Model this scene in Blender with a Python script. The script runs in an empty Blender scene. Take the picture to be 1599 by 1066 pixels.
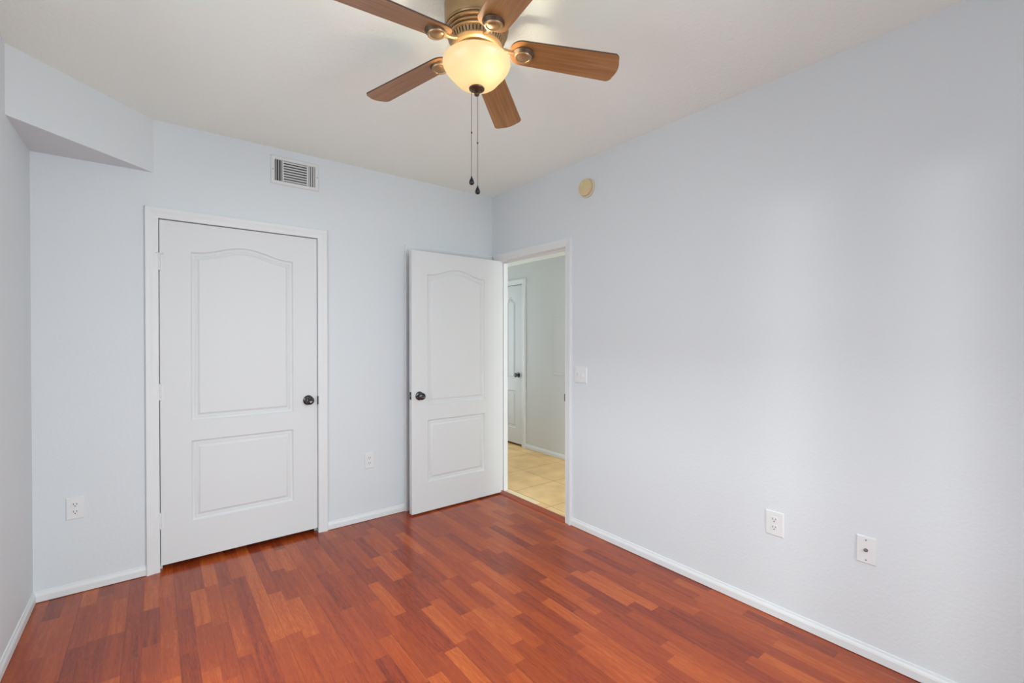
import bpy, bmesh, math, random
from mathutils import Vector, Matrix
random.seed(7)
S = bpy.context.scene
COL = S.collection
PI = math.pi

# ------------------------------------------------------------------ camera
cam_d = bpy.data.cameras.new('camera')
cam = bpy.data.objects.new('camera', cam_d); COL.objects.link(cam)
cam_d.sensor_width = 36.0
cam_d.lens = 36.0 * 712.9 / 1599.0
cam_d.clip_start = 0.02
cam.location = (0, 0, 1.3607)
cam.rotation_euler = (math.radians(90 - 0.4142), 0, -math.radians(37.977))
S.camera = cam

# ------------------------------------------------------------------ world, lights, exposure
S.view_settings.view_transform = 'Standard'
S.view_settings.look = 'None'
S.view_settings.gamma = 1.0
S.view_settings.use_curve_mapping = False
S.view_settings.exposure = 0.22
S.cycles.max_bounces = 14
S.cycles.diffuse_bounces = 10
S.cycles.glossy_bounces = 4
S.cycles.transmission_bounces = 6
S.cycles.sample_clamp_indirect = 6.0

W = bpy.data.worlds.new('world'); S.world = W; W.use_nodes = True
W.node_tree.nodes['Background'].inputs[0].default_value = (0.80, 0.88, 1.0, 1)
W.node_tree.nodes['Background'].inputs[1].default_value = 1.0

def area_light(name, loc, direction, sx, sy, power, color, spread=PI):
    d = bpy.data.lights.new(name, 'AREA'); d.shape = 'RECTANGLE'
    d.size, d.size_y, d.energy, d.color, d.spread = sx, sy, power, color, spread
    o = bpy.data.objects.new(name, d); COL.objects.link(o)
    o.location = loc
    o.rotation_euler = Vector(direction).to_track_quat('-Z', 'Y').to_euler()
    return o

DAY = (0.89, 0.967, 1.0)
# daylight outside the rear windows; the left and hall lamps are added fills
area_light('daylight_rear', (1.00, -1.02, 1.62), (-0.40, 1, -0.46), 1.85, 1.9, 68, DAY, math.radians(120))
area_light('left_fill', (-0.95, 1.42, 1.75), (1, -0.10, -0.5), 1.6, 1.9, 40, DAY)  # added fill outside the unseen left window, evens out the right wall
area_light('low_wall_fill', (-3.50, 1.30, 3.05), (3.0, 0.05, -1.6), 1.7, 0.6, 90, DAY)  # added compact lamp, brightens the lower right wall and floor
area_light('hall_fill', (3.03, -0.65, 1.2), (0, 1, 0), 1.0, 2.0, 42, (0.88, 0.96, 1.0))  # added lamp in the unseen near end of the hall
area_light('hall_end_fill', (3.03, 5.55, 1.25), (0, -1, 0), 0.9, 1.7, 10, (0.88, 0.96, 1.0))   # added lamp outside the invented window at the hall's end
# added spot through the twin rear windows, throws two bands on the right wall
sd = bpy.data.lights.new('band_spot', 'SPOT'); sd.energy = 230; sd.color = (1.0, 0.99, 0.97)
sd.spot_size = math.radians(24); sd.spot_blend = 0.25; sd.shadow_soft_size = 0.22
so = bpy.data.objects.new('band_spot', sd); COL.objects.link(so)
so.location = (-3.45, -3.70, 2.0)
so.rotation_euler = (Vector((0.55, -0.70, 1.25)) - so.location).to_track_quat('-Z', 'Y').to_euler()

# ------------------------------------------------------------------ room dimensions (metres)
H = 2.62            # ceiling
XL, XR = -0.502, 2.386
YB, YR = 3.352, -0.70
TW = 0.09           # wall thickness
XH = 3.60           # far wall of the hall
HH = 2.285          # hall ceiling
FAN = (0.960, 1.446)

# ------------------------------------------------------------------ material helpers
def new_mat(name):
    m = bpy.data.materials.new(name); m.use_nodes = True
    nt = m.node_tree
    return m, nt, nt.nodes['Principled BSDF']

def N(nt, typ, **kw):
    n = nt.nodes.new(typ)
    for k, v in kw.items(): setattr(n, k, v)
    return n

def math_node(nt, op, a, b=None):
    n = N(nt, 'ShaderNodeMath', operation=op)
    for i, v in enumerate((a, b)):
        if v is None: continue
        if isinstance(v, (int, float)): n.inputs[i].default_value = v
        else: nt.links.new(v, n.inputs[i])
    return n.outputs[0]

def simple(name, color, rough=0.5, metal=0.0, bump=None, spec=0.5, coat=0.0):
    m, nt, b = new_mat(name)
    b.inputs['Base Color'].default_value = (*color, 1)
    b.inputs['Roughness'].default_value = rough
    b.inputs['Metallic'].default_value = metal
    b.inputs['Specular IOR Level'].default_value = spec
    b.inputs['Coat Weight'].default_value = coat
    if bump:
        scale, strength, dist = bump
        tc = N(nt, 'ShaderNodeTexCoord')
        no = N(nt, 'ShaderNodeTexNoise'); no.inputs['Scale'].default_value = scale
        no.inputs['Detail'].default_value = 3
        bp = N(nt, 'ShaderNodeBump'); bp.inputs['Strength'].default_value = strength
        bp.inputs['Distance'].default_value = dist
        nt.links.new(tc.outputs['Object'], no.inputs['Vector'])
        nt.links.new(no.outputs['Fac'], bp.inputs['Height'])
        nt.links.new(bp.outputs['Normal'], b.inputs['Normal'])
    return m

M_wall = simple('wall_paint', (0.67, 0.71, 0.735), 0.6, bump=(75, 0.25, 0.004), spec=0.3)
M_ceil = simple('ceiling_paint', (0.875, 0.93, 0.88), 0.8, bump=(60, 0.5, 0.006), spec=0.2)
M_hallwall = simple('hall_paint', (0.65, 0.665, 0.67), 0.6, bump=(75, 0.2, 0.004), spec=0.3)
M_white = simple('white_trim_paint', (0.725, 0.745, 0.755), 0.45, bump=(30, 0.05, 0.002), spec=0.35)
M_door = simple('white_door_paint', (0.69, 0.71, 0.72), 0.5, bump=(160, 0.12, 0.001), spec=0.3)
M_plate = simple('white_plastic', (0.73, 0.745, 0.75), 0.35)
M_slot = simple('dark_slot', (0.03, 0.03, 0.03), 0.7)
M_knob = simple('dark_bronze_metal', (0.045, 0.043, 0.045), 0.16, metal=1.0)
M_knob.node_tree.nodes['Principled BSDF'].inputs['Base Color'].default_value = (0.10, 0.10, 0.105, 1)
M_blackmetal = simple('black_metal', (0.02, 0.02, 0.022), 0.4, metal=0.6)
M_steel = simple('nickel', (0.28, 0.27, 0.26), 0.3, metal=1.0)
M_screw = simple('grey_screw', (0.35, 0.35, 0.35), 0.4, metal=0.7)
M_ventdark = simple('vent_void', (0.05, 0.05, 0.05), 0.9)
M_vent = simple('vent_enamel', (0.68, 0.69, 0.70), 0.45)
M_yellow = simple('yellowed_plastic', (0.66, 0.53, 0.30), 0.5)
M_yellow2 = simple('cream_plastic', (0.66, 0.60, 0.46), 0.5)
M_bronze = simple('antique_brass', (0.40, 0.26, 0.135), 0.36, metal=0.7, bump=(40, 0.08, 0.002))
M_iron = simple('aged_brass', (0.32, 0.21, 0.115), 0.36, metal=0.7, bump=(40, 0.08, 0.002))
M_bossdark = simple('dark_boss_metal', (0.085, 0.048, 0.024), 0.45, metal=0.3)
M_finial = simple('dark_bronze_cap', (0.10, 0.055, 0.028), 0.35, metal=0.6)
M_chain = simple('bead_chain_metal', (0.10, 0.085, 0.07), 0.4, metal=0.7)
M_sash = simple('window_vinyl', (0.8, 0.8, 0.8), 0.4)

def make_glass():
    m, nt, b = new_mat('window_glass')
    nt.nodes.remove(b)
    t = N(nt, 'ShaderNodeBsdfTransparent'); t.inputs[0].default_value = (0.95, 0.97, 0.96, 1)
    g = N(nt, 'ShaderNodeBsdfGlossy'); g.inputs['Roughness'].default_value = 0.02
    mx = N(nt, 'ShaderNodeMixShader'); mx.inputs[0].default_value = 0.06
    nt.links.new(t.outputs[0], mx.inputs[1]); nt.links.new(g.outputs[0], mx.inputs[2])
    nt.links.new(mx.outputs[0], nt.nodes['Material Output'].inputs[0])
    return m
M_glass = make_glass()

def make_bowl():
    m, nt, b = new_mat('frosted_amber_glass')
    nt.nodes.remove(b)
    t = N(nt, 'ShaderNodeBsdfTranslucent'); t.inputs[0].default_value = (0.76, 0.71, 0.54, 1)
    d = N(nt, 'ShaderNodeBsdfDiffuse'); d.inputs[0].default_value = (0.88, 0.78, 0.58, 1)
    g = N(nt, 'ShaderNodeBsdfGlossy'); g.inputs['Roughness'].default_value = 0.25
    m1 = N(nt, 'ShaderNodeMixShader'); m1.inputs[0].default_value = 0.40
    m2 = N(nt, 'ShaderNodeMixShader'); m2.inputs[0].default_value = 0.05
    e = N(nt, 'ShaderNodeEmission'); e.inputs[0].default_value = (1.0, 0.72, 0.36, 1)
    e.inputs[1].default_value = 0.10
    ad = N(nt, 'ShaderNodeAddShader')
    nt.links.new(t.outputs[0], m1.inputs[1]); nt.links.new(d.outputs[0], m1.inputs[2])
    nt.links.new(m1.outputs[0], m2.inputs[1]); nt.links.new(g.outputs[0], m2.inputs[2])
    nt.links.new(m2.outputs[0], ad.inputs[0]); nt.links.new(e.outputs[0], ad.inputs[1])
    nt.links.new(ad.outputs[0], nt.nodes['Material Output'].inputs[0])
    return m
M_bowl = make_bowl()

def make_bulb():
    m, nt, b = new_mat('lit_bulb')
    b.inputs['Emission Color'].default_value = (1, 0.80, 0.5, 1)
    b.inputs['Emission Strength'].default_value = 12
    return m
M_bulb = make_bulb()

def ramp(nt, stops):
    r = N(nt, 'ShaderNodeValToRGB')
    el = r.color_ramp.elements
    while len(el) < len(stops): el.new(0.5)
    for e, (p, c) in zip(el, stops): e.position = p; e.color = (*c, 1)
    return r

def make_floor():
    """three-strip cherry laminate: strips along Y, random staggered blocks, boards of three strips"""
    m, nt, b = new_mat('cherry_laminate')
    L = nt.links
    tc = N(nt, 'ShaderNodeTexCoord'); sp = N(nt, 'ShaderNodeSeparateXYZ')
    L.new(tc.outputs['Object'], sp.inputs[0])
    x, y = sp.outputs[0], sp.outputs[1]
    sw = 0.0645
    xs = math_node(nt, 'DIVIDE', math_node(nt, 'ADD', x, 3.02), sw)
    si = math_node(nt, 'FLOOR', xs)
    w1 = N(nt, 'ShaderNodeTexWhiteNoise', noise_dimensions='1D'); L.new(si, w1.inputs['W'])
    ln = math_node(nt, 'ADD', math_node(nt, 'MULTIPLY', w1.outputs['Value'], 0.14), 0.32)
    w2 = N(nt, 'ShaderNodeTexWhiteNoise', noise_dimensions='1D')
    L.new(math_node(nt, 'ADD', si, 57.3), w2.inputs['W'])
    yo = math_node(nt, 'ADD', y, math_node(nt, 'MULTIPLY', w2.outputs['Value'], 3.0))
    yo = math_node(nt, 'ADD', yo, 6.0)
    ys = math_node(nt, 'DIVIDE', yo, ln)
    bi = math_node(nt, 'FLOOR', ys)
    cb = N(nt, 'ShaderNodeCombineXYZ'); L.new(si, cb.inputs[0]); L.new(bi, cb.inputs[1])
    w3 = N(nt, 'ShaderNodeTexWhiteNoise', noise_dimensions='3D'); L.new(cb.outputs[0], w3.inputs['Vector'])
    # grain: stretched noise, moved per block
    cg = N(nt, 'ShaderNodeCombineXYZ')
    L.new(math_node(nt, 'ADD', math_node(nt, 'MULTIPLY', x, 55.0), math_node(nt, 'MULTIPLY', w3.outputs['Value'], 40.0)), cg.inputs[0])
    L.new(math_node(nt, 'MULTIPLY', y, 3.2), cg.inputs[1])
    L.new(math_node(nt, 'MULTIPLY', w3.outputs['Value'], 17.0), cg.inputs[2])
    ng = N(nt, 'ShaderNodeTexNoise'); ng.inputs['Scale'].default_value = 1.0; ng.inputs['Detail'].default_value = 5
    ng.inputs['Roughness'].default_value = 0.6; ng.inputs['Distortion'].default_value = 0.6
    L.new(cg.outputs[0], ng.inputs['Vector'])
    cf = N(nt, 'ShaderNodeCombineXYZ')
    L.new(math_node(nt, 'MULTIPLY', x, 380.0), cf.inputs[0]); L.new(math_node(nt, 'MULTIPLY', y, 26.0), cf.inputs[1])
    L.new(math_node(nt, 'MULTIPLY', w3.outputs['Value'], 9.0), cf.inputs[2])
    nf = N(nt, 'ShaderNodeTexNoise'); nf.inputs['Scale'].default_value = 1.0; nf.inputs['Detail'].default_value = 2
    L.new(cf.outputs[0], nf.inputs['Vector'])
    v = math_node(nt, 'ADD', math_node(nt, 'MULTIPLY', w3.outputs['Value'], 0.55),
                  math_node(nt, 'MULTIPLY', math_node(nt, 'SUBTRACT', ng.outputs['Fac'], 0.5), 0.75))
    v = math_node(nt, 'ADD', v, math_node(nt, 'MULTIPLY', math_node(nt, 'SUBTRACT', nf.outputs['Fac'], 0.5), 0.62))
    v = math_node(nt, 'ADD', v, 0.22)
    r = ramp(nt, [(0.0, (0.130, 0.019, 0.009)), (0.30, (0.275, 0.042, 0.012)), (0.65, (0.400, 0.070, 0.014)), (1.0, (0.560, 0.135, 0.026))])
    L.new(v, r.inputs[0])
    # seams: thin dark line between boards, fainter between strips and at block ends
    fx = math_node(nt, 'FRACT', xs)
    dx = math_node(nt, 'MULTIPLY', math_node(nt, 'MINIMUM', fx, math_node(nt, 'SUBTRACT', 1.0, fx)), sw)
    fy = math_node(nt, 'FRACT', ys)
    dy = math_node(nt, 'MULTIPLY', math_node(nt, 'MINIMUM', fy, math_node(nt, 'SUBTRACT', 1.0, fy)), ln)
    xb = math_node(nt, 'FRACT', math_node(nt, 'DIVIDE', math_node(nt, 'ADD', x, 3.02), sw * 3))
    db = math_node(nt, 'MULTIPLY', math_node(nt, 'MINIMUM', xb, math_node(nt, 'SUBTRACT', 1.0, xb)), sw * 3)
    s1 = math_node(nt, 'MULTIPLY', math_node(nt, 'LESS_THAN', math_node(nt, 'MINIMUM', dx, dy), 0.0008), 0.14)
    s2 = math_node(nt, 'MULTIPLY', math_node(nt, 'LESS_THAN', db, 0.0011), 0.42)
    sm = math_node(nt, 'MAXIMUM', s1, s2)
    mixc = N(nt, 'ShaderNodeMix', data_type='RGBA')
    L.new(sm, mixc.inputs['Factor']); L.new(r.outputs[0], mixc.inputs['A'])
    mixc.inputs['B'].default_value = (0.04, 0.01, 0.006, 1)
    L.new(mixc.outputs['Result'], b.inputs['Base Color'])
    b.inputs['Roughness'].default_value = 0.20
    b.inputs['Specular IOR Level'].default_value = 0.44
    bp = N(nt, 'ShaderNodeBump'); bp.inputs['Strength'].default_value = 0.06; bp.inputs['Distance'].default_value = 0.001
    L.new(math_node(nt, 'SUBTRACT', nf.outputs['Fac'], sm), bp.inputs['Height'])
    L.new(bp.outputs['Normal'], b.inputs['Normal'])
    return m
M_floor = make_floor()

def make_tile():
    m, nt, b = new_mat('travertine_tile')
    L = nt.links
    tc = N(nt, 'ShaderNodeTexCoord'); mp = N(nt, 'ShaderNodeMapping')
    mp.inputs['Location'].default_value = (-2.985, -3.18, 0)
    L.new(tc.outputs['Object'], mp.inputs[0])
    br = N(nt, 'ShaderNodeTexBrick', offset=0.0, squash=1.0)
    br.inputs['Scale'].default_value = 1.0
    br.inputs['Brick Width'].default_value = 0.47; br.inputs['Row Height'].default_value = 0.47
    br.inputs['Mortar Size'].default_value = 0.0028
    br.inputs['Color1'].default_value = (0.88, 0.59, 0.28, 1); br.inputs['Color2'].default_value = (0.93, 0.65, 0.33, 1)
    br.inputs['Mortar'].default_value = (0.42, 0.29, 0.15, 1)
    L.new(mp.outputs[0], br.inputs['Vector'])
    no = N(nt, 'ShaderNodeTexNoise'); no.inputs['Scale'].default_value = 5; no.inputs['Detail'].default_value = 5
    L.new(tc.outputs['Object'], no.inputs['Vector'])
    r = ramp(nt, [(0.3, (0.84, 0.81, 0.74)), (0.7, (1.06, 1.05, 1.02))]); L.new(no.outputs['Fac'], r.inputs[0])
    mx = N(nt, 'ShaderNodeMix', data_type='RGBA', blend_type='MULTIPLY'); mx.inputs['Factor'].default_value = 1
    L.new(br.outputs['Color'], mx.inputs['A']); L.new(r.outputs[0], mx.inputs['B'])
    L.new(mx.outputs['Result'], b.inputs['Base Color'])
    b.inputs['Roughness'].default_value = 0.5
    return m
M_tile = make_tile()
M_stone = simple('pale_stone', (0.90, 0.72, 0.46), 0.5, bump=(20, 0.1, 0.002))

def make_wood(name, stops, axis_scale, rough):
    m, nt, b = new_mat(name)
    L = nt.links
    tc = N(nt, 'ShaderNodeTexCoord'); mp = N(nt, 'ShaderNodeMapping')
    mp.inputs['Scale'].default_value = axis_scale
    L.new(tc.outputs['Object'], mp.inputs[0])
    no = N(nt, 'ShaderNodeTexNoise'); no.inputs['Scale'].default_value = 1.0; no.inputs['Detail'].default_value = 5
    no.inputs['Distortion'].default_value = 0.7
    L.new(mp.outputs[0], no.inputs['Vector'])
    r = ramp(nt, stops); L.new(no.outputs['Fac'], r.inputs[0])
    L.new(r.outputs[0], b.inputs['Base Color'])
    b.inputs['Roughness'].default_value = rough
    return m
M_blade = make_wood('walnut_blade', [(0.25, (0.205, 0.088, 0.030)), (0.5, (0.315, 0.145, 0.048)), (0.75, (0.390, 0.195, 0.070))], (3, 60, 60), 0.34)
M_bladeedge = simple('dark_blade_edge', (0.06, 0.032, 0.018), 0.5)
M_strip = make_wood('cherry_transition', [(0.3, (0.26, 0.036, 0.010)), (0.7, (0.38, 0.060, 0.015))], (60, 4, 60), 0.3)

# ------------------------------------------------------------------ mesh helpers
def link(name, bm, mats, parent=None, smooth=False, bevel=0.0):
    bmesh.ops.recalc_face_normals(bm, faces=bm.faces)
    me = bpy.data.meshes.new(name)
    bm.to_mesh(me); bm.free()
    for mt in (mats if isinstance(mats, (list, tuple)) else [mats]): me.materials.append(mt)
    o = bpy.data.objects.new(name, me); COL.objects.link(o)
    if smooth:
        for p in me.polygons: p.use_smooth = True
        md = o.modifiers.new('sharp', 'EDGE_SPLIT'); md.split_angle = math.radians(38)
    if bevel:
        md = o.modifiers.new('bevel', 'BEVEL'); md.width = bevel; md.segments = 2; md.limit_method = 'ANGLE'
    if parent: o.parent = parent
    return o

def empty(name, loc, rotz=0.0):
    o = bpy.data.objects.new(name, None); COL.objects.link(o)
    o.location = loc; o.rotation_euler = (0, 0, rotz); o.empty_display_size = 0.05
    return o

def tag(o, label, cat, group=None, kind=None):
    o['label'] = label; o['category'] = cat
    if group: o['group'] = group
    if kind: o['kind'] = kind
    return o

def structure(o, label, cat):
    return tag(o, label, cat, None, 'structure')

def box(bm, x0, x1, y0, y1, z0, z1, mi=0):
    v = [bm.verts.new((x, y, z)) for x in (x0, x1) for y in (y0, y1) for z in (z0, z1)]
    for q in ((0, 1, 3, 2), (4, 6, 7, 5), (0, 4, 5, 1), (2, 3, 7, 6), (0, 2, 6, 4), (1, 5, 7, 3)):
        f = bm.faces.new([v[i] for i in q]); f.material_index = mi

def one_box(*a):
    bm = bmesh.new(); box(bm, *a); return bm

def lathe(bm, prof, seg=48, mat=None, mi=0, closed_ends=True):
    """prof: list of (r, z) turned about Z; mat: Matrix applied after"""
    mat = mat or Matrix.Identity(4)
    rings = []
    for r, z in prof:
        if r < 1e-6:
            rings.append([bm.verts.new(mat @ Vector((0, 0, z)))])
        else:
            rings.append([bm.verts.new(mat @ Vector((r * math.cos(2 * PI * i / seg), r * math.sin(2 * PI * i / seg), z))) for i in range(seg)])
    for a, b in zip(rings, rings[1:]):
        for i in range(seg):
            j = (i + 1) % seg
            if len(a) == 1 and len(b) == 1: continue
            if len(a) == 1: vs = [a[0], b[i], b[j]]
            elif len(b) == 1: vs = [a[i], b[0], a[j]]
            else: vs = [a[i], b[i], b[j], a[j]]
            f = bm.faces.new(vs); f.material_index = mi
    if closed_ends:
        for rg in (rings[0], rings[-1]):
            if len(rg) > 2:
                f = bm.faces.new(rg); f.material_index = mi

def frame_mat(origin, normal, up=(0, 0, 1)):
    """matrix whose local +Z is the normal, +Y is up"""
    n = Vector(normal).normalized(); u = Vector(up); xx = u.cross(n).normalized(); yy = n.cross(xx)
    m = Matrix((xx, yy, n)).transposed().to_4x4(); m.translation = Vector(origin)
    return m

def slab_with_holes(rects, lo, hi, fixed0, fixed1, axis):
    """wall of boxes: rects are openings (a0,a1,z0,z1) in the (axis, z) plane; the wall spans lo..hi = (a,z)"""
    bm = bmesh.new()
    xs = sorted({lo[0], hi[0], *[r[0] for r in rects], *[r[1] for r in rects]})
    zs = sorted({lo[1], hi[1], *[r[2] for r in rects], *[r[3] for r in rects]})
    nx, nz = len(xs) - 1, len(zs) - 1
    def hole(i, j):
        if i < 0 or j < 0 or i >= nx or j >= nz: return True
        a, z = (xs[i] + xs[i + 1]) / 2, (zs[j] + zs[j + 1]) / 2
        return any(r[0] < a < r[1] and r[2] < z < r[3] for r in rects)
    def P(a, f, z): return (a, f, z) if axis == 'x' else (f, a, z)
    vs = {}
    def V(a, f, z):
        k = (round(a, 5), round(f, 5), round(z, 5))
        if k not in vs: vs[k] = bm.verts.new(P(a, f, z))
        return vs[k]
    for i in range(nx):
        for j in range(nz):
            if hole(i, j): continue
            a0, a1, z0, z1 = xs[i], xs[i + 1], zs[j], zs[j + 1]
            for f in (fixed0, fixed1):
                bm.faces.new([V(a0, f, z0), V(a1, f, z0), V(a1, f, z1), V(a0, f, z1)])
            for di, dj, e in ((-1, 0, ((a0, z0), (a0, z1))), (1, 0, ((a1, z0), (a1, z1))), (0, -1, ((a0, z0), (a1, z0))), (0, 1, ((a0, z1), (a1, z1)))):
                if hole(i + di, j + dj):
                    (p, q), (s, t) = e
                    bm.faces.new([V(p, fixed0, q), V(s, fixed0, t), V(s, fixed1, t), V(p, fixed1, q)])
    return bm

# ------------------------------------------------------------------ room shell
# openings
C0, C1, CZ = 0.015, 0.893, 2.056          # closet doorway (clear opening between jambs)
D0, D1, DZ = 1.602, 2.326, 2.036          # second closet doorway, behind the open door
E0, E1, EZ = 2.409, 3.247, 2.034          # doorway in the right wall (along Y)
JT = 0.018                                # jamb thickness

bm = one_box(XL - 0.1, XR + 0.045, YR - 0.1, 4.1, -0.1, 0.0)
structure(link('floor', bm, M_floor), 'glossy red cherry strip laminate floor of the bedroom', 'floor')
bm = one_box(XR + 0.045, XH + 0.7, -0.8, 5.4, -0.1, 0.0)
structure(link('floor_hall', bm, M_tile), 'tan stone tile floor of the hall seen through the doorway', 'floor')
bm = one_box(XL - 0.1, XR + TW, YR - 0.1, 4.1, H, H + 0.1)
structure(link('ceiling', bm, M_ceil), 'warm white textured bedroom ceiling', 'ceiling')
bm = one_box(XR + TW, XH + 0.7, -0.8, 5.4, HH, HH + 0.1)
structure(link('ceiling_hall', bm, M_ceil), 'lower ceiling of the hall seen at the top of the doorway', 'ceiling')

bm = slab_with_holes([(C0 - JT, C1 + JT, -1, CZ + JT), (D0 - JT, D1 + JT, -1, DZ + JT)], (XL - 0.1, 0), (XR, H), YB, YB + TW, 'x')
structure(link('wall_back', bm, M_wall), 'pale blue-grey wall behind the two closet doorways', 'wall')
bm = slab_with_holes([(E0 - JT, E1 + JT, -1, EZ + JT)], (YR - 0.1, 0), (YB + TW, H), XR, XR + TW, 'y')
structure(link('wall_right', bm, M_wall), 'long pale blue-grey wall on the right with the hall doorway', 'wall')
LW = (0.70, 2.15, 0.35, 2.05)            # unseen window in the left wall (along Y), added to light the right wall
bm = slab_with_holes([LW], (YR - 0.1, 0), (YB, H), XL - 0.1, XL, 'y')
structure(link('wall_left', bm, M_wall), 'narrow strip of pale wall at the left edge', 'wall')
RW1, RW2, RW3 = (0.12, 0.447, 0.30, 2.05), (0.606, 0.986, 0.30, 2.05), (1.20, 1.90, 0.30, 2.05)  # first two sized for the wall bands, third added to light the left wall
bm = slab_with_holes([RW1, RW2, RW3], (XL, 0), (XR, H), YR - 0.1, YR, 'x')
structure(link('wall_rear', bm, M_wall), 'pale wall behind the camera with two tall windows', 'wall')

# closet interior behind the doors
bm = bmesh.new()
box(bm, -0.3, XR + 0.09, 4.05, 4.1, 0, H)
box(bm, -0.35, -0.3, YB + TW, 4.1, 0, H)
box(bm, 1.2, 1.25, YB + TW, 4.05, 0, H)
structure(link('wall_closet', bm, M_wall), 'closet interior walls hidden behind the closed doors', 'wall')

# dropped corner bulkhead (soffit) between left and back walls
bm = bmesh.new()
A, B, Cc = (XL, 2.872), (-0.004, YB), (XL, YB)
vb = [bm.verts.new((*p, 2.315)) for p in (A, B, Cc)]; vt = [bm.verts.new((*p, H)) for p in (A, B, Cc)]
bm.faces.new(vb); bm.faces.new(vt)
for i in range(3):
    j = (i + 1) % 3; bm.faces.new([vb[i], vb[j], vt[j], vt[i]])
structure(link('ceiling_bulkhead', bm, M_wall), 'triangular dropped bulkhead across the upper left corner', 'bulkhead')

# hall shell
bm = slab_with_holes([(4.40, 4.87, -1, 2.05)], (-0.8, 0), (5.4, HH), XH, XH + 0.1, 'y')
structure(link('wall_hall', bm, M_hallwall), 'grey far wall of the hall', 'wall')
bm = one_box(XR, XR + TW, YB + TW, 5.4, 0, H)
structure(link('wall_hall_near', bm, M_hallwall), 'hall side wall beyond the bedroom corner', 'wall')
HW = (2.62, 3.44, 0.45, 2.0)  # opening of the added window that lights the hall
bm = slab_with_holes([HW], (XR + TW, 0), (XH, HH), 5.3, 5.4, 'x')
structure(link('wall_hall_end', bm, M_hallwall), 'end wall of the hall', 'wall')
bm = bmesh.new(); box(bm, XH + 0.6, XH + 0.7, 4.2, 5.1, 0, HH); box(bm, XH + 0.1, XH + 0.6, 4.2, 4.3, 0, HH); box(bm, XH + 0.1, XH + 0.6, 5.0, 5.1, 0, HH)
structure(link('wall_hall_closet', bm, M_hallwall), 'linen closet walls behind the hall door', 'wall')

# ------------------------------------------------------------------ casings (trim)
PROF = [(0.0, 0.0), (0.0, 0.009), (0.004, 0.011), (0.016, 0.0115), (0.026, 0.012), (0.034, 0.0145), (0.040, 0.0165), (0.052, 0.0185), (0.059, 0.0185), (0.062, 0.016), (0.062, 0.0)]
def casing(bm, a0, a1, zt, put, w=1.0, z0=0.0):
    """moulded casing swept round a doorway; put(a, z, depth) -> point"""
    rows = []
    for u, d in PROF:
        u *= w
        rows.append([bm.verts.new(put(a, z, d)) for a, z in ((a0 - u, z0), (a0 - u, zt + u), (a1 + u, zt + u), (a1 + u, z0))])
    for r, s in zip(rows, rows[1:]):
        for i in range(3): bm.faces.new([r[i], r[i + 1], s[i + 1], s[i]])
    bm.faces.new([r[0] for r in rows]); bm.faces.new([r[3] for r in rows])
def jamb(bm, a0, a1, zt, put, d0, d1, stop=None):
    def b(p0, p1, q0, q1, e0, e1):
        v = [bm.verts.new(put(a, z, d)) for a in (p0, p1) for z in (q0, q1) for d in (e0, e1)]
        for q in ((0, 1, 3, 2), (4, 6, 7, 5), (0, 4, 5, 1), (2, 3, 7, 6), (0, 2, 6, 4), (1, 5, 7, 3)): bm.faces.new([v[i] for i in q])
    b(a0 - JT, a0, 0, zt, d0, d1); b(a1, a1 + JT, 0, zt, d0, d1); b(a0 - JT, a1 + JT, zt, zt + JT, d0, d1)
    if stop:
        s0, s1 = stop
        b(a0, a0 + 0.012, 0, zt, s0, s1); b(a1 - 0.012, a1, 0, zt, s0, s1); b(a0 + 0.012, a1 - 0.012, zt - 0.012, zt, s0, s1)

put_back = lambda a, z, d: (a, YB - d, z)
put_right = lambda a, z, d: (XR - d, a, z)
put_hall = lambda a, z, d: (XH - d, a, z)
put_hallside = lambda a, z, d: (XR + TW + d, a, z)

bm = bmesh.new(); casing(bm, C0, C1, CZ, put_back)
t1 = structure(link('trim_1', bm, M_white), 'white moulded casing round the closed closet door', 'door casing')
bm = bmesh.new(); jamb(bm, C0, C1, CZ, put_back, 0.0, -TW, stop=(-0.046, -0.075)); link('jamb', bm, M_white, t1)
bm = bmesh.new(); box(bm, C1 - 0.003, C1 + 0.001, YB - 0.0135, YB + 0.02, 0.900, 0.957); link('strike_plate', bm, M_blackmetal, t1)

bm = bmesh.new(); casing(bm, D0, D1, DZ, put_back, 0.93)
t2 = structure(link('trim_2', bm, M_white), 'white casing of the doorway hidden behind the open door', 'door casing')
bm = bmesh.new(); jamb(bm, D0, D1, DZ, put_back, 0.0, -TW, stop=(-0.046, -0.075)); link('jamb', bm, M_white, t2)

bm = bmesh.new(); casing(bm, E0, E1, EZ, put_right, 0.98)
t3 = structure(link('trim_3', bm, M_white), 'white casing round the open doorway to the hall', 'door casing')
bm = bmesh.new(); jamb(bm, E0, E1, EZ, put_right, 0.0, -TW, stop=(-0.046, -0.075)); link('jamb', bm, M_white, t3)
bm = bmesh.new(); casing(bm, E0, E1, EZ, put_hallside, 0.98); link('hall_casing', bm, M_white, t3)
bm = bmesh.new(); box(bm, XR - 0.002, XR + 0.035, E0 - 0.001, E0 + 0.002, 0.890, 0.955)
box(bm, XR - 0.0100, XR + 0.004, E0, E0 + 0.0075, 0.896, 0.950); link('strike_plate', bm, M_blackmetal, t3, bevel=0.003)

H0, H1, HZ = 4.405, 4.865, 2.035
bm = bmesh.new(); casing(bm, H0, H1, HZ, put_hall, 1.05)
t4 = structure(link('trim_4', bm, M_white), 'white casing of the narrow hall closet door', 'door casing')
bm = bmesh.new(); jamb(bm, H0, H1, HZ, put_hall, 0.0, -0.09, stop=(-0.046, -0.07)); link('jamb', bm, M_white, t4)

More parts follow.
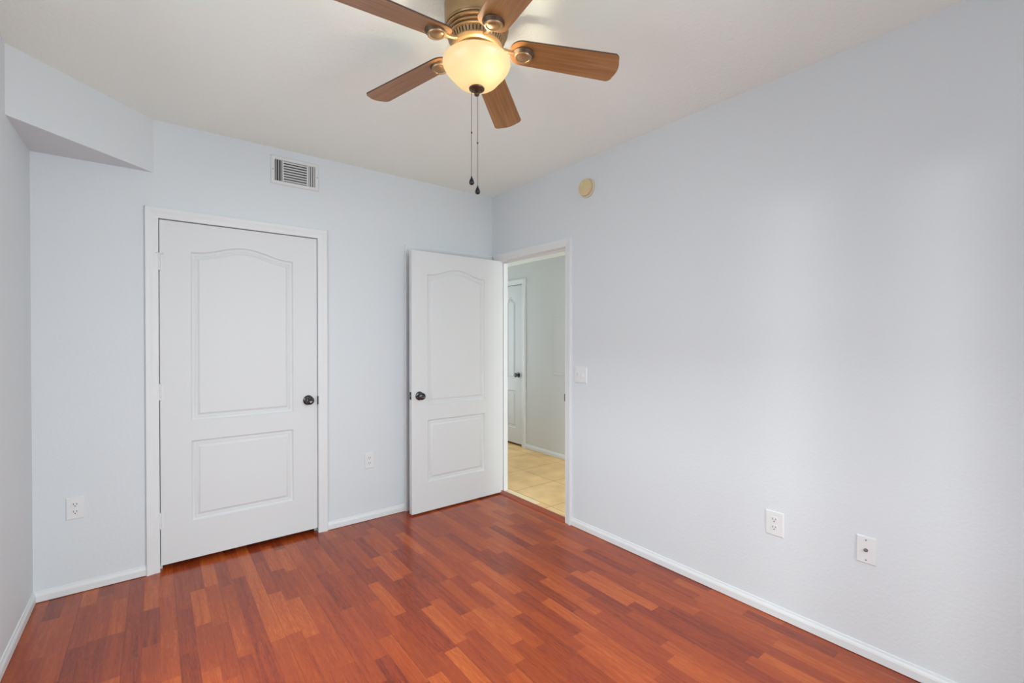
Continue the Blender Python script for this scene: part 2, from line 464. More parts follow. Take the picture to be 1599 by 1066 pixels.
# baseboards
BP = [(0.0, 0.003), (0.012, 0.003), (0.0125, 0.034), (0.010, 0.042), (0.0065, 0.048), (0.005, 0.056), (0.0, 0.058)]
def baseboard(name, p0, p1, nrm, label, parent=None):
    bm = bmesh.new(); n = Vector((*nrm, 0))
    rows = [[bm.verts.new(Vector((*p, 0)) + n * d + Vector((0, 0, z))) for d, z in BP] for p in (p0, p1)]
    k = len(BP)
    for i in range(k):
        j = (i + 1) % k; bm.faces.new([rows[0][i], rows[0][j], rows[1][j], rows[1][i]])
    bm.faces.new(rows[0]); bm.faces.new(rows[1])
    return structure(link(name, bm, M_white), label, 'baseboard')
baseboard('baseboard_back', (XL, YB), (C0 - 0.062, YB), (0, -1), 'short white baseboard between left corner and closet door')
baseboard('baseboard_back_middle', (C1 + 0.062, YB), (D0 - 0.058, YB), (0, -1), 'white baseboard between closet door and open door')
baseboard('baseboard_left', (XL, YR), (XL, YB), (1, 0), 'white baseboard along the left wall')
baseboard('baseboard_right', (XR, YR), (XR, E0 - 0.061), (-1, 0), 'long white baseboard along the right wall')
baseboard('baseboard_rear', (XL, YR), (XR, YR), (0, 1), 'white baseboard behind the camera')
baseboard('baseboard_hall', (XH, -0.8), (XH, H0 - 0.065), (-1, 0), 'white baseboard along the hall wall')

# threshold: wooden transition strip and pale stone edge
bm = bmesh.new()
pr = [(2.366, 0.0), (2.369, 0.006), (2.378, 0.0095), (2.392, 0.0105), (2.396, 0.0085), (2.400, 0.0105), (2.425, 0.0105), (2.437, 0.007), (2.442, 0.0)]
rows = [[bm.verts.new((x, y, z)) for x, z in pr] for y in (E0 + 0.0, E1 - 0.0)]
for i in range(len(pr) - 1): bm.faces.new([rows[0][i], rows[0][i + 1], rows[1][i + 1], rows[1][i]])
bm.faces.new(rows[0]); bm.faces.new(rows[1]); bm.faces.new([rows[0][0], rows[0][-1], rows[1][-1], rows[1][0]])
structure(link('trim_5', bm, M_strip), 'dark cherry transition strip across the hall doorway', 'threshold')
bm = bmesh.new(); box(bm, 2.4425, 2.500, 2.83, E1, 0.0, 0.0035)
structure(link('trim_6', bm, M_stone, bevel=0.001), 'pale stone strip beside the wooden threshold', 'threshold')

# ------------------------------------------------------------------ doors
def panel_outline(x0, x1, z0, z1, arch):
    pts = [(x0, z0), (x1, z0)]
    if arch:
        n = 28
        for i in range(n + 1):
            s = 1 - 2 * i / n
            sh = 0.5 + 0.5 * math.cos(PI * max(-1, min(1, s * 1.06)))
            pts.append(((x0 + x1) / 2 + s * (x1 - x0) / 2, z1 + arch * sh))
    else:
        pts += [(x1, z1), (x0, z1)]
    return pts
def inset(pts, d):
    out = []; n = len(pts)
    for i in range(n):
        a, b, c = Vector(pts[i - 1]), Vector(pts[i]), Vector(pts[(i + 1) % n])
        e1, e2 = (b - a).normalized(), (c - b).normalized()
        n1, n2 = Vector((-e1.y, e1.x)), Vector((-e2.y, e2.x))
        m = (n1 + n2).normalized(); k = d / max(0.3, m.dot(n1))
        out.append(tuple(b + m * k))
    return out
PANEL = [(0.0, 0.0), (0.002, 0.0045), (0.006, 0.0090), (0.011, 0.0108), (0.017, 0.0100), (0.022, 0.0080), (0.0235, 0.0105), (0.028, 0.0115), (0.034, 0.0090), (0.040, 0.0045), (0.045, 0.0015)]
def door_slab(w, h, th, px0, px1, lower, upper, arch):
    """slab in local coords: x 0..w, front face at y=0 looking to -y, z 0..h; panels pressed into both faces"""
    slab = bmesh.new(); panels = []
    outs = [panel_outline(px0, px1, *lower, 0), panel_outline(px0, px1, *upper, arch)]
    for yf, sg in ((0.0, 1), (th, -1)):
        loops = [[(0, 0), (w, 0), (w, h), (0, h)]] + outs
        edges = []
        for lp in loops:
            vs = [slab.verts.new((x, yf, z)) for x, z in lp]
            edges += [slab.edges.new((vs[i], vs[(i + 1) % len(vs)])) for i in range(len(vs))]
        bmesh.ops.triangle_fill(slab, use_beauty=True, use_dissolve=False, edges=edges)
    for (x0, z0), (x1, z1) in (((0, 0), (w, 0)), ((w, 0), (w, h)), ((w, h), (0, h)), ((0, h), (0, 0))):
        slab.faces.new([slab.verts.new(p) for p in ((x0, 0, z0), (x1, 0, z1), (x1, th, z1), (x0, th, z0))])
    bmesh.ops.remove_doubles(slab, verts=slab.verts, dist=1e-5)
    for o in outs:
        pb = bmesh.new()
        for yf, sg in ((0.0, 1), (th, -1)):
            rings = []
            for u, d in PANEL:
                rings.append([pb.verts.new((x, yf + sg * d, z)) for x, z in inset(o, u)])
            for a, b in zip(rings, rings[1:]):
                for i in range(len(a)):
                    j = (i + 1) % len(a); pb.faces.new([a[i], a[j], b[j], b[i]])
            pb.faces.new(rings[-1])
        panels.append(pb)
    return slab, panels

KNOB = [(0.0335, 0.0), (0.0335, 0.003), (0.031, 0.006), (0.022, 0.0085), (0.0135, 0.011), (0.0115, 0.016), (0.0115, 0.026), (0.0150, 0.029), (0.0230, 0.034), (0.0275, 0.041), (0.0280, 0.048), (0.0250, 0.055), (0.0190, 0.0595), (0.0150, 0.0605), (0.0140, 0.0595), (0.0100, 0.0590), (0.0, 0.0588)]
def knob(parent, x, z, y=0.0, normal=(0, -1, 0), scale=1.0):
    bm = bmesh.new()
    lathe(bm, [(r * scale, q * scale) for r, q in KNOB], 40, frame_mat((x, y, z), normal))
    k = link('door_knob', bm, M_knob, parent, smooth=True)
    return k

def hinge(parent, x, y, z, leafdir=1, hgt=0.092):
    bm = bmesh.new()
    for i in range(5):
        z0 = z - hgt / 2 + i * hgt / 5
        lathe(bm, [(0.0, z0), (0.0062, z0 + 0.0006), (0.0066, z0 + 0.002), (0.0066, z0 + hgt / 5 - 0.002), (0.0062, z0 + hgt / 5 - 0.0006), (0.0, z0 + hgt / 5)], 14, Matrix.Translation((x, y, 0)))
    lathe(bm, [(0.0, z + hgt / 2), (0.0045, z + hgt / 2), (0.0052, z + hgt / 2 + 0.003), (0.0, z + hgt / 2 + 0.006)], 14, Matrix.Translation((x, y, 0)))
    box(bm, x - 0.010, x + 0.016, y + 0.0045, y + 0.0075, z - hgt / 2, z + hgt / 2)
    return link('hinge', bm, M_white, parent, smooth=True)

LOW, UP, ARCH = (0.225, 0.710), (0.830, 1.846), 0.054
def build_door(name, w, h, px0, px1, loc, rotz, label, mat, low=LOW, up=UP, arch=ARCH):
    slab, panels = door_slab(w, h, 0.040, px0, px1, low, up, arch)
    d = link(name, slab, mat)
    d.location = loc; d.rotation_euler = (0, 0, rotz)
    structure(d, label, 'door')
    for pb, nm in zip(panels, ('lower_panel', 'upper_panel')):
        pn = link(nm, pb, mat, d, smooth=True)
        for f in pn.data.polygons:
            if f.area > 0.02: f.use_smooth = False      # the flat raised field
    return d

# closed closet door
d1 = build_door('door_1', C1 - C0 - 0.0075, 2.019, 0.149, 0.716, (C0 + 0.004, YB + 0.003, 0.032), 0,
                'closed white two-panel arched closet door left of the room', M_door)
knob(d1, 0.811, 0.901)
for zz in (1.770, 1.013, 0.262): hinge(d1, -0.001, -0.0085, zz)
bm = bmesh.new()   # hinge pin stop on the top hinge
lathe(bm, [(0.0, -0.020), (0.004, -0.019), (0.004, -0.015), (0.0022, -0.014), (0.0022, 0.014), (0.004, 0.015), (0.004, 0.019), (0.0, 0.020)], 12, frame_mat((0.002, -0.016, 1.822), (1, 0.25, 0)))
box(bm, -0.006, 0.004, -0.019, -0.004, 1.8165, 1.8195)
link('hinge_stop', bm, M_white, d1, smooth=True)

# second closet door behind the open one
d2 = build_door('door_2', D1 - D0 - 0.006, 2.018, 0.13, D1 - D0 - 0.136, (D0 + 0.003, YB + 0.003, 0.012), 0,
                'closed closet door hidden behind the open door', M_door)

# open door to the hall, swung 90 degrees into the room
d3 = build_door('door_3', 0.848, 2.020, 0.134, 0.673, (1.535, 3.207, 0.012), 0,
                'open white two-panel arched door swung into the room by the hall doorway', M_door)
knob(d3, 0.064, 0.905)
kk = knob(d3, 0.064, 0.905, y=0.040, normal=(0, 1, 0))
bm = bmesh.new(); box(bm, -0.0015, 0.003, 0.008, 0.033, 0.879, 0.936); link('latch_plate', bm, M_blackmetal, d3)
bm = bmesh.new()
lathe(bm, [(0.0085, 0.0), (0.0085, 0.007), (0.0060, 0.011), (0.0, 0.011)], 20, frame_mat((-0.001, 0.0205, 0.9075), (-1, 0, 0))); link('latch_bolt', bm, M_steel, d3, smooth=True)
for zz in (1.79, 1.03, 0.26): hinge(d3, 0.856, 0.045, zz)

# narrow closet door in the hall
d4 = build_door('door_4', H1 - H0 - 0.006, 2.000, 0.130, H1 - H0 - 0.136, (XH + 0.003, H1 - 0.003, 0.028), -PI / 2,
                'narrow white closet door in the hall seen through the doorway', M_door, low=(0.19, 0.665), up=(0.80, 1.80), arch=0.06)
knob(d4, H1 - H0 - 0.006 - 0.075, 0.870)
bm = bmesh.new(); box(bm, H1 - H0 - 0.008, H1 - H0 - 0.003, -0.012, 0.01, 0.842, 0.898); link('latch_plate', bm, M_blackmetal, d4)

# ------------------------------------------------------------------ windows (unseen, behind and beside the camera; some added for light)
def window(name, a0, a1, z0, z1, put, label, mull):
    bm = bmesh.new()
    def b(p0, p1, q0, q1, e0=-0.02, e1=-0.07):
        v = [bm.verts.new(put(a, z, d)) for a in (p0, p1) for z in (q0, q1) for d in (e0, e1)]
        for q in ((0, 1, 3, 2), (4, 6, 7, 5), (0, 4, 5, 1), (2, 3, 7, 6), (0, 2, 6, 4), (1, 5, 7, 3)): bm.faces.new([v[i] for i in q])
    f = 0.022
    b(a0, a0 + f, z0, z1); b(a1 - f, a1, z0, z1); b(a0 + f, a1 - f, z0, z0 + f); b(a0 + f, a1 - f, z1 - f, z1)
    if mull == 'h': b(a0 + f, a1 - f, (z0 + z1) / 2 - 0.012, (z0 + z1) / 2 + 0.012)
    elif mull: b((a0 + a1) / 2 - 0.02, (a0 + a1) / 2 + 0.02, z0 + f, z1 - f)
    w = structure(link(name, bm, M_sash), label, 'window')
    bm = bmesh.new(); bm.faces.new([bm.verts.new(put(a, z, -0.045)) for a, z in ((a0 + f, z0 + f), (a1 - f, z0 + f), (a1 - f, z1 - f), (a0 + f, z1 - f))])
    link('pane', bm, M_glass, w)
    bm = bmesh.new()
    v = [bm.verts.new(put(a, z, d)) for a in (a0 - 0.03, a1 + 0.03) for z in (z0 - 0.025, z0) for d in (0.03, -0.02)]
    for q in ((0, 1, 3, 2), (4, 6, 7, 5), (0, 4, 5, 1), (2, 3, 7, 6), (0, 2, 6, 4), (1, 5, 7, 3)): bm.faces.new([v[i] for i in q])
    link('window_sill', bm, M_white, w)
put_rear = lambda a, z, d: (a, YR + d, z)
put_left = lambda a, z, d: (XL + d, a, z)
window('window_1', *RW1, put_rear, 'left of the twin tall windows behind the camera', None)
window('window_2', *RW2, put_rear, 'right of the twin tall windows behind the camera', None)
window('fill_window_4', *RW3, put_rear, 'added, unseen wide window behind the camera beside the twin windows', 'v')
put_end = lambda a, z, d: (a, 5.3 - d, z)
window('fill_window_5', *HW, put_end, 'added, unseen window at the far end of the hall, for fill light', 'h')
window('fill_window_3', *LW, put_left, 'added, unseen wide window in the left wall beside the camera', 'v')

# ------------------------------------------------------------------ wall plates
def on_wall(p, normal):
    """(empty origin, rotation) so that local x runs along the wall, local -y points into the room"""
    nx, ny = normal
    return math.atan2(nx, -ny)

def rounded_plate(bm, w, h, t, r=0.004, base=0.0):
    """plate centred on x,z; back at y=-base, front at y=-base-t, edges chamfered"""
    for (a, b) in (((w, h, 0.0), (w, h, t * 0.45)), ((w, h, t * 0.45), (w - 2 * r, h - 2 * r, t))):
        va = [bm.verts.new((sx * a[0] / 2, -base - a[2], sz * a[1] / 2)) for sx, sz in ((-1, -1), (1, -1), (1, 1), (-1, 1))]
        vb = [bm.verts.new((sx * b[0] / 2, -base - b[2], sz * b[1] / 2)) for sx, sz in ((-1, -1), (1, -1), (1, 1), (-1, 1))]
        for i in range(4):
            j = (i + 1) % 4; bm.faces.new([va[i], va[j], vb[j], vb[i]])
    bm.faces.new(vb)
    bmesh.ops.remove_doubles(bm, verts=bm.verts, dist=1e-6)

def screw(parent, x, z, y, r=0.0034):
    bm = bmesh.new()
    lathe(bm, [(r, 0.0), (r, 0.0008), (r * 0.7, 0.0016), (0.0, 0.0018)], 16, frame_mat((x, y, z), (0, -1, 0)))
    return link('screw', bm, M_screw, parent, smooth=True)

def outlet(loc, normal, label, w=0.0735, h=0.118):
    e = empty('power_outlet', loc, on_wall(loc, normal))
    tag(e, label, 'power outlet', 'duplex power outlets')
    bm = bmesh.new(); rounded_plate(bm, w, h, 0.006); link('cover_plate', bm, M_plate, e)
    for zc in (0.0195, -0.0195):
        bm = bmesh.new()
        pts = []
        for i in range(32):
            a = 2 * PI * i / 32; x, z = 0.0172 * math.cos(a), 0.0172 * math.sin(a)
            pts.append((x, max(-0.0145, min(0.0145, z))))
        lo = [bm.verts.new((x, -0.0055, zc + z)) for x, z in pts]; hi = [bm.verts.new((x * 0.95, -0.0082, zc + z * 0.95)) for x, z in pts]
        for i in range(32):
            j = (i + 1) % 32; bm.faces.new([lo[i], lo[j], hi[j], hi[i]])
        bm.faces.new(hi)
        r = link('receptacle', bm, M_plate, e)
        for sx, sh in ((-0.0064, 0.0046), (0.0064, 0.0040)):
            bm = bmesh.new(); box(bm, sx - 0.0013, sx + 0.0013, -0.0086, -0.0078, zc + 0.0035 - sh, zc + 0.0035 + sh); link('slot', bm, M_slot, r)
        bm = bmesh.new(); lathe(bm, [(0.0027, 0.0), (0.0027, 0.0006), (0.0, 0.0006)], 16, frame_mat((0, -0.0080, zc - 0.0078), (0, -1, 0))); link('ground_hole', bm, M_slot, r)
    s = screw(e, 0, 0, -0.006, 0.0026); s.data.materials[0] = M_plate
    return e
outlet((-0.342, YB, 0.455), (0, -1), 'white power outlet low on the wall left of the closed closet door')
outlet((1.2585, YB, 0.445), (0, -1), 'white power outlet low on the wall between closet door and open door')
outlet((XR, 0.965, 0.455), (-1, 0), 'white power outlet on the right wall next to the round-jack plate', 0.082, 0.119)

# cable jack plate
e = empty('cable_jack_plate', (XR, 0.600, 0.459), on_wall(None, (-1, 0)))
tag(e, 'white wall plate with a single round metal cable jack, right of the outlet', 'wall plate')
bm = bmesh.new(); rounded_plate(bm, 0.070, 0.116, 0.006); link('cover_plate', bm, M_plate, e)
bm = bmesh.new(); lathe(bm, [(0.0075, 0), (0.0075, 0.003), (0.0048, 0.0032), (0.0048, 0.011), (0.0036, 0.012), (0.0034, 0.009), (0.0, 0.009)], 6 * 4, frame_mat((0, -0.006, 0), (0, -1, 0)))
link('coaxial_jack', bm, M_steel, e, smooth=True)
screw(e, 0, 0.0425, -0.006); screw(e, 0, -0.0425, -0.006)

# double light switch
e = empty('light_switch', (XR, 2.257, 1.101), on_wall(None, (-1, 0)))
tag(e, 'white double toggle switch plate right of the hall doorway', 'light switch')
bm = bmesh.new(); rounded_plate(bm, 0.116, 0.118, 0.006, 0.005); link('cover_plate', bm, M_plate, e)
for sx, up in ((-0.023, 1), (0.023, -1)):
    bm = bmesh.new()
    v = [(-0.005, -0.012), (0.005, -0.012), (0.005, 0.012), (-0.005, 0.012)]
    lo = [bm.verts.new((sx + x, -0.006, z)) for x, z in v]
    hi = [bm.verts.new((sx + x * 0.8, -0.006 - (0.015 if (z > 0) == (up > 0) else 0.004), z * 0.55 + up * 0.004)) for x, z in v]
    for i in range(4):
        j = (i + 1) % 4; bm.faces.new([lo[i], lo[j], hi[j], hi[i]])
    bm.faces.new(hi)
    link('toggle', bm, M_plate, e, bevel=0.001)
    for sz in (0.030, -0.030): screw(e, sx, sz, -0.006, 0.0026).data.materials[0] = M_plate

# access panel in the hall, painted like the wall
e = empty('access_panel', (XH, 3.665, 1.285), on_wall(None, (-1, 0)))
tag(e, 'flat grey cover panel painted like the hall wall, seen through the doorway', 'access panel')
bm = bmesh.new(); rounded_plate(bm, 0.36, 0.70, 0.006, 0.006); link('panel_frame', bm, M_hallwall, e)
bm = bmesh.new(); rounded_plate(bm, 0.30, 0.62, 0.004, 0.004, 0.006); link('panel_door', bm, M_hallwall, e)

# ------------------------------------------------------------------ air vent on the back wall
VX0, VX1, VZ0, VZ1 = 0.600, 0.902, 2.380, 2.570
e = empty('air_vent', ((VX0 + VX1) / 2, YB, (VZ0 + VZ1) / 2))
tag(e, 'white metal supply air vent high on the wall above the closet door', 'air vent')
vw, vh = VX1 - VX0, VZ1 - VZ0
bm = bmesh.new()
def ring(a, b, c, d):
    """frame face ring from outer half sizes a,b to inner c,d"""
    spec = [(a, b, 0.0), (a, b, 0.004), (a - 0.006, b - 0.006, 0.010), (c + 0.003, d + 0.003, 0.010), (c, d, 0.006), (c, d, 0.0)]
    rows = [[bm.verts.new((sx * p, -y, sz * q)) for sx, sz in ((-1, -1), (1, -1), (1, 1), (-1, 1))] for p, q, y in spec]
    for r, s in zip(rows, rows[1:]):
        for i in range(4):
            j = (i + 1) % 4; bm.faces.new([r[i], r[j], s[j], s[i]])
iw, ih = vw / 2 - 0.026, vh / 2 - 0.026
ring(vw / 2, vh / 2, iw, ih)
link('vent_frame', bm, M_vent, e)
bm = bmesh.new(); box(bm, -iw, iw, -0.0015, 0.0, -ih, ih); link('vent_back', bm, M_ventdark, e)
cw = 0.073                                   # half width of the middle field of horizontal slats
def tilted(bm, c, du, dv, w, th):
    """slat: centre c, long half-vector du, blade half-vector dv, thickness vector th"""
    c, du, dv, th = map(Vector, (c, du, dv, th))
    v = [bm.verts.new(c + du * a + dv * b + th * t) for a in (-1, 1) for b in (-1, 1) for t in (-1, 1)]
    for q in ((0, 1, 3, 2), (4, 6, 7, 5), (0, 4, 5, 1), (2, 3, 7, 6), (0, 2, 6, 4), (1, 5, 7, 3)): bm.faces.new([v[i] for i in q])
for i in range(8):
    bm = bmesh.new()
    z = -ih + (i + 0.5) * 2 * ih / 8
    tilted(bm, (0, -0.006, z), (cw, 0, 0), (0, -0.0040, -0.0062), 0, (0, 0.0004, -0.0003)); link('horizontal_slat', bm, M_vent, e)
for sx in (-1, 1):
    bm = bmesh.new(); box(bm, sx * (cw + 0.004) - 0.004, sx * (cw + 0.004) + 0.004, -0.0105, -0.001, -ih, ih); link('divider', bm, M_vent, e)
    for k in range(3):
        bm = bmesh.new()
        xx = sx * (cw + 0.0078 + (iw - cw - 0.008) * (k + 0.5) / 3)
        tilted(bm, (xx, -0.006, 0), (0, 0, ih), (sx * 0.0036, -0.0036, 0), 0, (0.0004, 0.0004, 0)); link('vertical_slat', bm, M_vent, e)
    s = screw(e, sx * (vw / 2 - 0.013), 0.0, -0.010, 0.0038)

# ------------------------------------------------------------------ smoke detector on the right wall
e = empty('smoke_detector', (XR, 2.195, 2.408), on_wall(None, (-1, 0)))
tag(e, 'round yellowed smoke detector high on the right wall', 'smoke detector')
fm = frame_mat((0, 0, 0), (0, -1, 0))
bm = bmesh.new(); lathe(bm, [(0.066, 0.0), (0.067, 0.004), (0.066, 0.010), (0.060, 0.012), (0.0, 0.012)], 48, fm); link('mounting_base', bm, M_yellow2, e, smooth=True)
bm = bmesh.new(); lathe(bm, [(0.050, 0.012), (0.050, 0.016), (0.056, 0.018), (0.057, 0.030), (0.055, 0.036), (0.048, 0.039), (0.0, 0.040)], 48, fm); link('detector_cover', bm, M_yellow, e, smooth=True)
bm = bmesh.new(); lathe(bm, [(0.009, 0.039), (0.009, 0.0425), (0.0075, 0.0435), (0.0, 0.0437)], 24, frame_mat((-0.018, 0.0, 0.022), (0, -1, 0))); link('test_button', bm, M_yellow2, e, smooth=True)

# ------------------------------------------------------------------ ceiling fan with light
fan = empty('ceiling_fan', (FAN[0], FAN[1], H))
tag(fan, 'brass ceiling fan with five walnut blades, lit amber glass bowl and pull chains', 'ceiling fan')
def fz(z): return z - H          # world height to fan-local height
def fprof(p): return [(r, fz(z)) for r, z in p]
bm = bmesh.new()
lathe(bm, fprof([(0.112, H), (0.119, H - 0.004), (0.121, H - 0.016), (0.120, 2.545), (0.117, 2.532), (0.1145, 2.528), (0.118, 2.526), (0.1205, 2.5215), (0.118, 2.517), (0.1105, 2.516),
                 (0.1110, 2.5145), (0.1170, 2.5125), (0.1170, 2.507), (0.112, 2.5045), (0.1045, 2.502), (0.1045, 2.4995), (0.1110, 2.498), (0.1110, 2.494), (0.1050, 2.4915), (0.1005, 2.490), (0.1005, 2.488), (0.1070, 2.4865), (0.1068, 2.482), (0.102, 2.480), (0.0, 2.480)]), 72)
link('motor_housing', bm, M_bronze, fan, smooth=True)
bm = bmesh.new()
lathe(bm, fprof([(0.060, 2.481), (0.1025, 2.481), (0.1025, 2.4785), (0.0975, 2.477), (0.0910, 2.463), (0.0955, 2.4615), (0.0955, 2.457), (0.090, 2.452), (0.083, 2.447), (0.076, 2.447), (0.072, 2.452), (0.060, 2.454)]), 72)
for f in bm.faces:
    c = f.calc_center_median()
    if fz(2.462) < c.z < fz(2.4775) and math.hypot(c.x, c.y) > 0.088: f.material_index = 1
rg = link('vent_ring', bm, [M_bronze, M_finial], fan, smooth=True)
bm = bmesh.new()
for i in range(48):
    a = 2 * PI * i / 48
    m = Matrix.Rotation(a, 4, 'Z')
    v = [bm.verts.new(m @ Vector((x, s * w, fz(z)))) for x, z in ((0.0955, 2.4790), (0.0895, 2.4610), (0.0958, 2.4610), (0.1025, 2.4790)) for s, w in ((-1, 0.0043), (1, 0.0043))]
    for q in ((0, 1, 3, 2), (2, 3, 5, 4), (4, 5, 7, 6), (6, 7, 1, 0), (0, 2, 4, 6), (1, 7, 5, 3)): bm.faces.new([v[k] for k in q])
link('ring_ribs', bm, M_bronze, rg)
bm = bmesh.new()
lathe(bm, fprof([(0.030, 2.456), (0.052, 2.456), (0.052, 2.436), (0.049, 2.434), (0.049, 2.428), (0.058, 2.426), (0.060, 2.420), (0.056, 2.416), (0.030, 2.414), (0.012, 2.408), (0.008, 2.400), (0.006, 2.310), (0.0, 2.305)]), 48)
link('switch_housing', bm, M_bronze, fan, smooth=True)

# glass bowl (open top, double walled)
outer = [(0.1245, 2.4050), (0.1272, 2.4005), (0.1274, 2.394), (0.1255, 2.386), (0.1200, 2.374), (0.1110, 2.3615), (0.1010, 2.3505), (0.0920, 2.3410), (0.0845, 2.3320), (0.0765, 2.3235), (0.0650, 2.3155), (0.0480, 2.3090), (0.0240, 2.3050), (0.0080, 2.3040)]
inner = [(r - 0.004 if r > 0.03 else r, z + 0.004) for r, z in reversed(outer)]
bm = bmesh.new(); lathe(bm, fprof(outer + [(0.0080, 2.308)] + inner[1:] + [outer[0]]), 96, closed_ends=False)
link('glass_bowl', bm, M_bowl, fan, smooth=True)
bm = bmesh.new()
lathe(bm, fprof([(0.0, 2.308), (0.026, 2.3055), (0.0295, 2.302), (0.0285, 2.298), (0.022, 2.2945), (0.012, 2.2925), (0.0065, 2.290), (0.0065, 2.288), (0.0095, 2.285), (0.0102, 2.281), (0.0085, 2.2765), (0.0045, 2.274), (0.0, 2.2735)]), 40)
link('finial', bm, M_finial, fan, smooth=True)

# light bulb inside the bowl
toward = Vector((-0.553, -0.833, 0)); rightv = Vector((0.788, -0.615, 0))
bp = toward * 0.052 + rightv * 0.036
bm = bmesh.new(); lathe(bm, [(0.0, -0.022), (0.010, -0.0195), (0.0165, -0.012), (0.019, -0.002), (0.0165, 0.008), (0.011, 0.017), (0.0085, 0.030), (0.0, 0.030)], 24, Matrix.Translation((bp.x, bp.y, fz(2.362))))
link('light_bulb', bm, M_bulb, fan, smooth=True)
ld = bpy.data.lights.new('fan_lamp', 'POINT'); ld.energy = 16.0; ld.color = (1.0, 0.90, 0.70); ld.shadow_soft_size = 0.02
lo = bpy.data.objects.new('fan_lamp', ld); COL.objects.link(lo); lo.parent = fan
lo.location = (bp.x * 0.95, bp.y * 0.95, fz(2.358))

# added, unseen second bulb on the far side of the bowl, brightens the ceiling
bq = toward * -0.048 + rightv * -0.012
b2 = bpy.data.objects['light_bulb'].copy(); COL.objects.link(b2); b2.parent = fan
b2.location = (bq.x - bp.x, bq.y - bp.y, 0.020)
l2 = bpy.data.lights.new('fan_ceiling_fill', 'POINT'); l2.energy = 9.0; l2.color = (1.0, 0.90, 0.70); l2.shadow_soft_size = 0.022
lq = bpy.data.objects.new('fan_ceiling_fill', l2); COL.objects.link(lq); lq.parent = fan
lq.location = (bq.x, bq.y, fz(2.386))

# pull chains
def chain(off, ztop, zbot, zlink):
    bm = bmesh.new()
    lathe(bm, [(0.0010, fz(ztop)), (0.0010, fz(zbot + 0.030))], 8, Matrix.Translation(off))
    c = link('pull_chain', bm, M_chain, fan, smooth=True)
    bm = bmesh.new(); lathe(bm, [(0.0, fz(zlink) - 0.005), (0.0024, fz(zlink) - 0.003), (0.0024, fz(zlink) + 0.003), (0.0, fz(zlink) + 0.005)], 12, Matrix.Translation(off)); link('chain_connector', bm, M_blackmetal, c, smooth=True)
    zb = fz(zbot)
    bm = bmesh.new(); lathe(bm, [(0.0, zb), (0.0050, zb + 0.0012), (0.0086, zb + 0.0050), (0.0096, zb + 0.0095), (0.0088, zb + 0.0145), (0.0064, zb + 0.0205), (0.0038, zb + 0.0260), (0.0024, zb + 0.0300), (0.0028, zb + 0.0320), (0.0, zb + 0.0330)], 20, Matrix.Translation(off))
    link('teardrop_pull', bm, M_blackmetal, c, smooth=True)
chain(rightv * -0.0195 + toward * 0.004, 2.302, 1.938, 2.135)
chain(rightv * 0.003, 2.275, 1.904, 2.098)

# blades and blade irons
def blade_bm():
    bm = bmesh.new()
    R0, R1 = 0.126, 0.548
    def hw(r): return 0.0545 + (r - R0) / (R1 - R0) * 0.0125
    up = []
    for i in range(12):                         # rounded root
        a = PI / 2 * i / 11
        up.append((R0 + 0.048 * (1 - math.cos(a)), hw(R0 + 0.048) * (math.sin(a) ** 0.8 if a > 0 else 0)))
    for i in range(1, 10): r = R0 + 0.048 + (R1 - 0.035 - R0 - 0.048) * i / 9; up.append((r, hw(r)))
    w = hw(R1)
    for i in range(1, 9):                       # rounded tip corner
        a = PI / 2 * i / 8
        up.append((R1 - 0.035 + 0.026 * math.sin(a), w - 0.026 + 0.026 * math.cos(a)))
    for i in range(1, 7):                       # gently bowed tip
        y = (w - 0.026) * (1 - i / 6); up.append((R1 - 0.009 + 0.009 * (1 - (y / (w - 0.026)) ** 2), y))
    pts = up + [(x, -y) for x, y in reversed(up[1:-1])]
    th = 0.0055
    lo = [bm.verts.new((x, y, 0)) for x, y in pts]; hi = [bm.verts.new((x, y, th)) for x, y in pts]
    bm.faces.new(lo); bm.faces.new(hi)
    for i in range(len(pts)):
        j = (i + 1) % len(pts); f = bm.faces.new([lo[i], lo[j], hi[j], hi[i]]); f.material_index = 1
    return bm
PITCH, DROOP = math.radians(-11.5), math.radians(6.0)
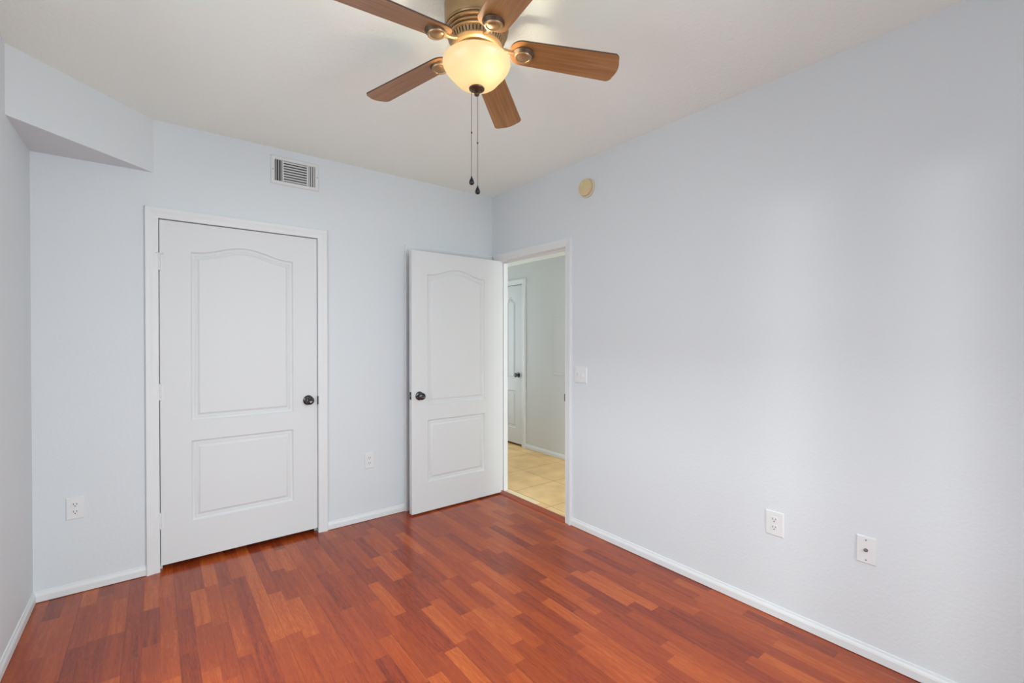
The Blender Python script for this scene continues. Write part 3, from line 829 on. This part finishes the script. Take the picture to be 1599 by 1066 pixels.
def iron_bm():
    bm = bmesh.new()
    # medallion boss under the blade root (local origin at blade underside, r = 0.178)
    lathe(bm, [(0.0, 0.002), (0.039, 0.002), (0.041, -0.002), (0.0395, -0.005), (0.0355, -0.008), (0.0335, -0.0135), (0.0315, -0.0165), (0.0265, -0.0172), (0.0245, -0.0145), (0.0225, -0.0145), (0.0200, -0.0165), (0.0, -0.0185)], 40,
          Matrix.Translation((0.178, 0, 0)))
    for f in bm.faces:                          # darker metal on the base plate and side of the boss
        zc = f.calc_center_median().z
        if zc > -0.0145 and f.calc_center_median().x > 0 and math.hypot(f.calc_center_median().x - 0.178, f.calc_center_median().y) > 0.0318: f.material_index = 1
    # arm from hub to medallion
    sec = [(0.062, 0.012, 0.000, 0.010), (0.085, 0.0085, -0.002, 0.009), (0.110, 0.0070, -0.006, 0.006), (0.130, 0.0085, -0.010, 0.002), (0.150, 0.0140, -0.011, 0.0), (0.165, 0.018, -0.010, 0.0)]
    rows = []
    for x, w, z0, z1 in sec:
        rows.append([bm.verts.new((x, s * w, z)) for s, z in ((-1, z0 + 0.002), (-0.6, z0), (0.6, z0), (1, z0 + 0.002), (1, z1), (-1, z1))])
    for a, b in zip(rows, rows[1:]):
        for i in range(6):
            j = (i + 1) % 6; bm.faces.new([a[i], a[j], b[j], b[i]])
    bm.faces.new(rows[0]); bm.faces.new(rows[-1])
    return bm
ZB = 2.4425                                   # blade underside height at r = 0.178
b0 = link('blade', blade_bm(), [M_blade, M_bladeedge], fan)
i0 = link('blade_iron', iron_bm(), [M_bronze, M_bossdark], fan, smooth=True)
for k in range(5):
    ang = -0.5676 + k * 2 * PI / 5
    if k == 0: b, ir = b0, i0
    else:
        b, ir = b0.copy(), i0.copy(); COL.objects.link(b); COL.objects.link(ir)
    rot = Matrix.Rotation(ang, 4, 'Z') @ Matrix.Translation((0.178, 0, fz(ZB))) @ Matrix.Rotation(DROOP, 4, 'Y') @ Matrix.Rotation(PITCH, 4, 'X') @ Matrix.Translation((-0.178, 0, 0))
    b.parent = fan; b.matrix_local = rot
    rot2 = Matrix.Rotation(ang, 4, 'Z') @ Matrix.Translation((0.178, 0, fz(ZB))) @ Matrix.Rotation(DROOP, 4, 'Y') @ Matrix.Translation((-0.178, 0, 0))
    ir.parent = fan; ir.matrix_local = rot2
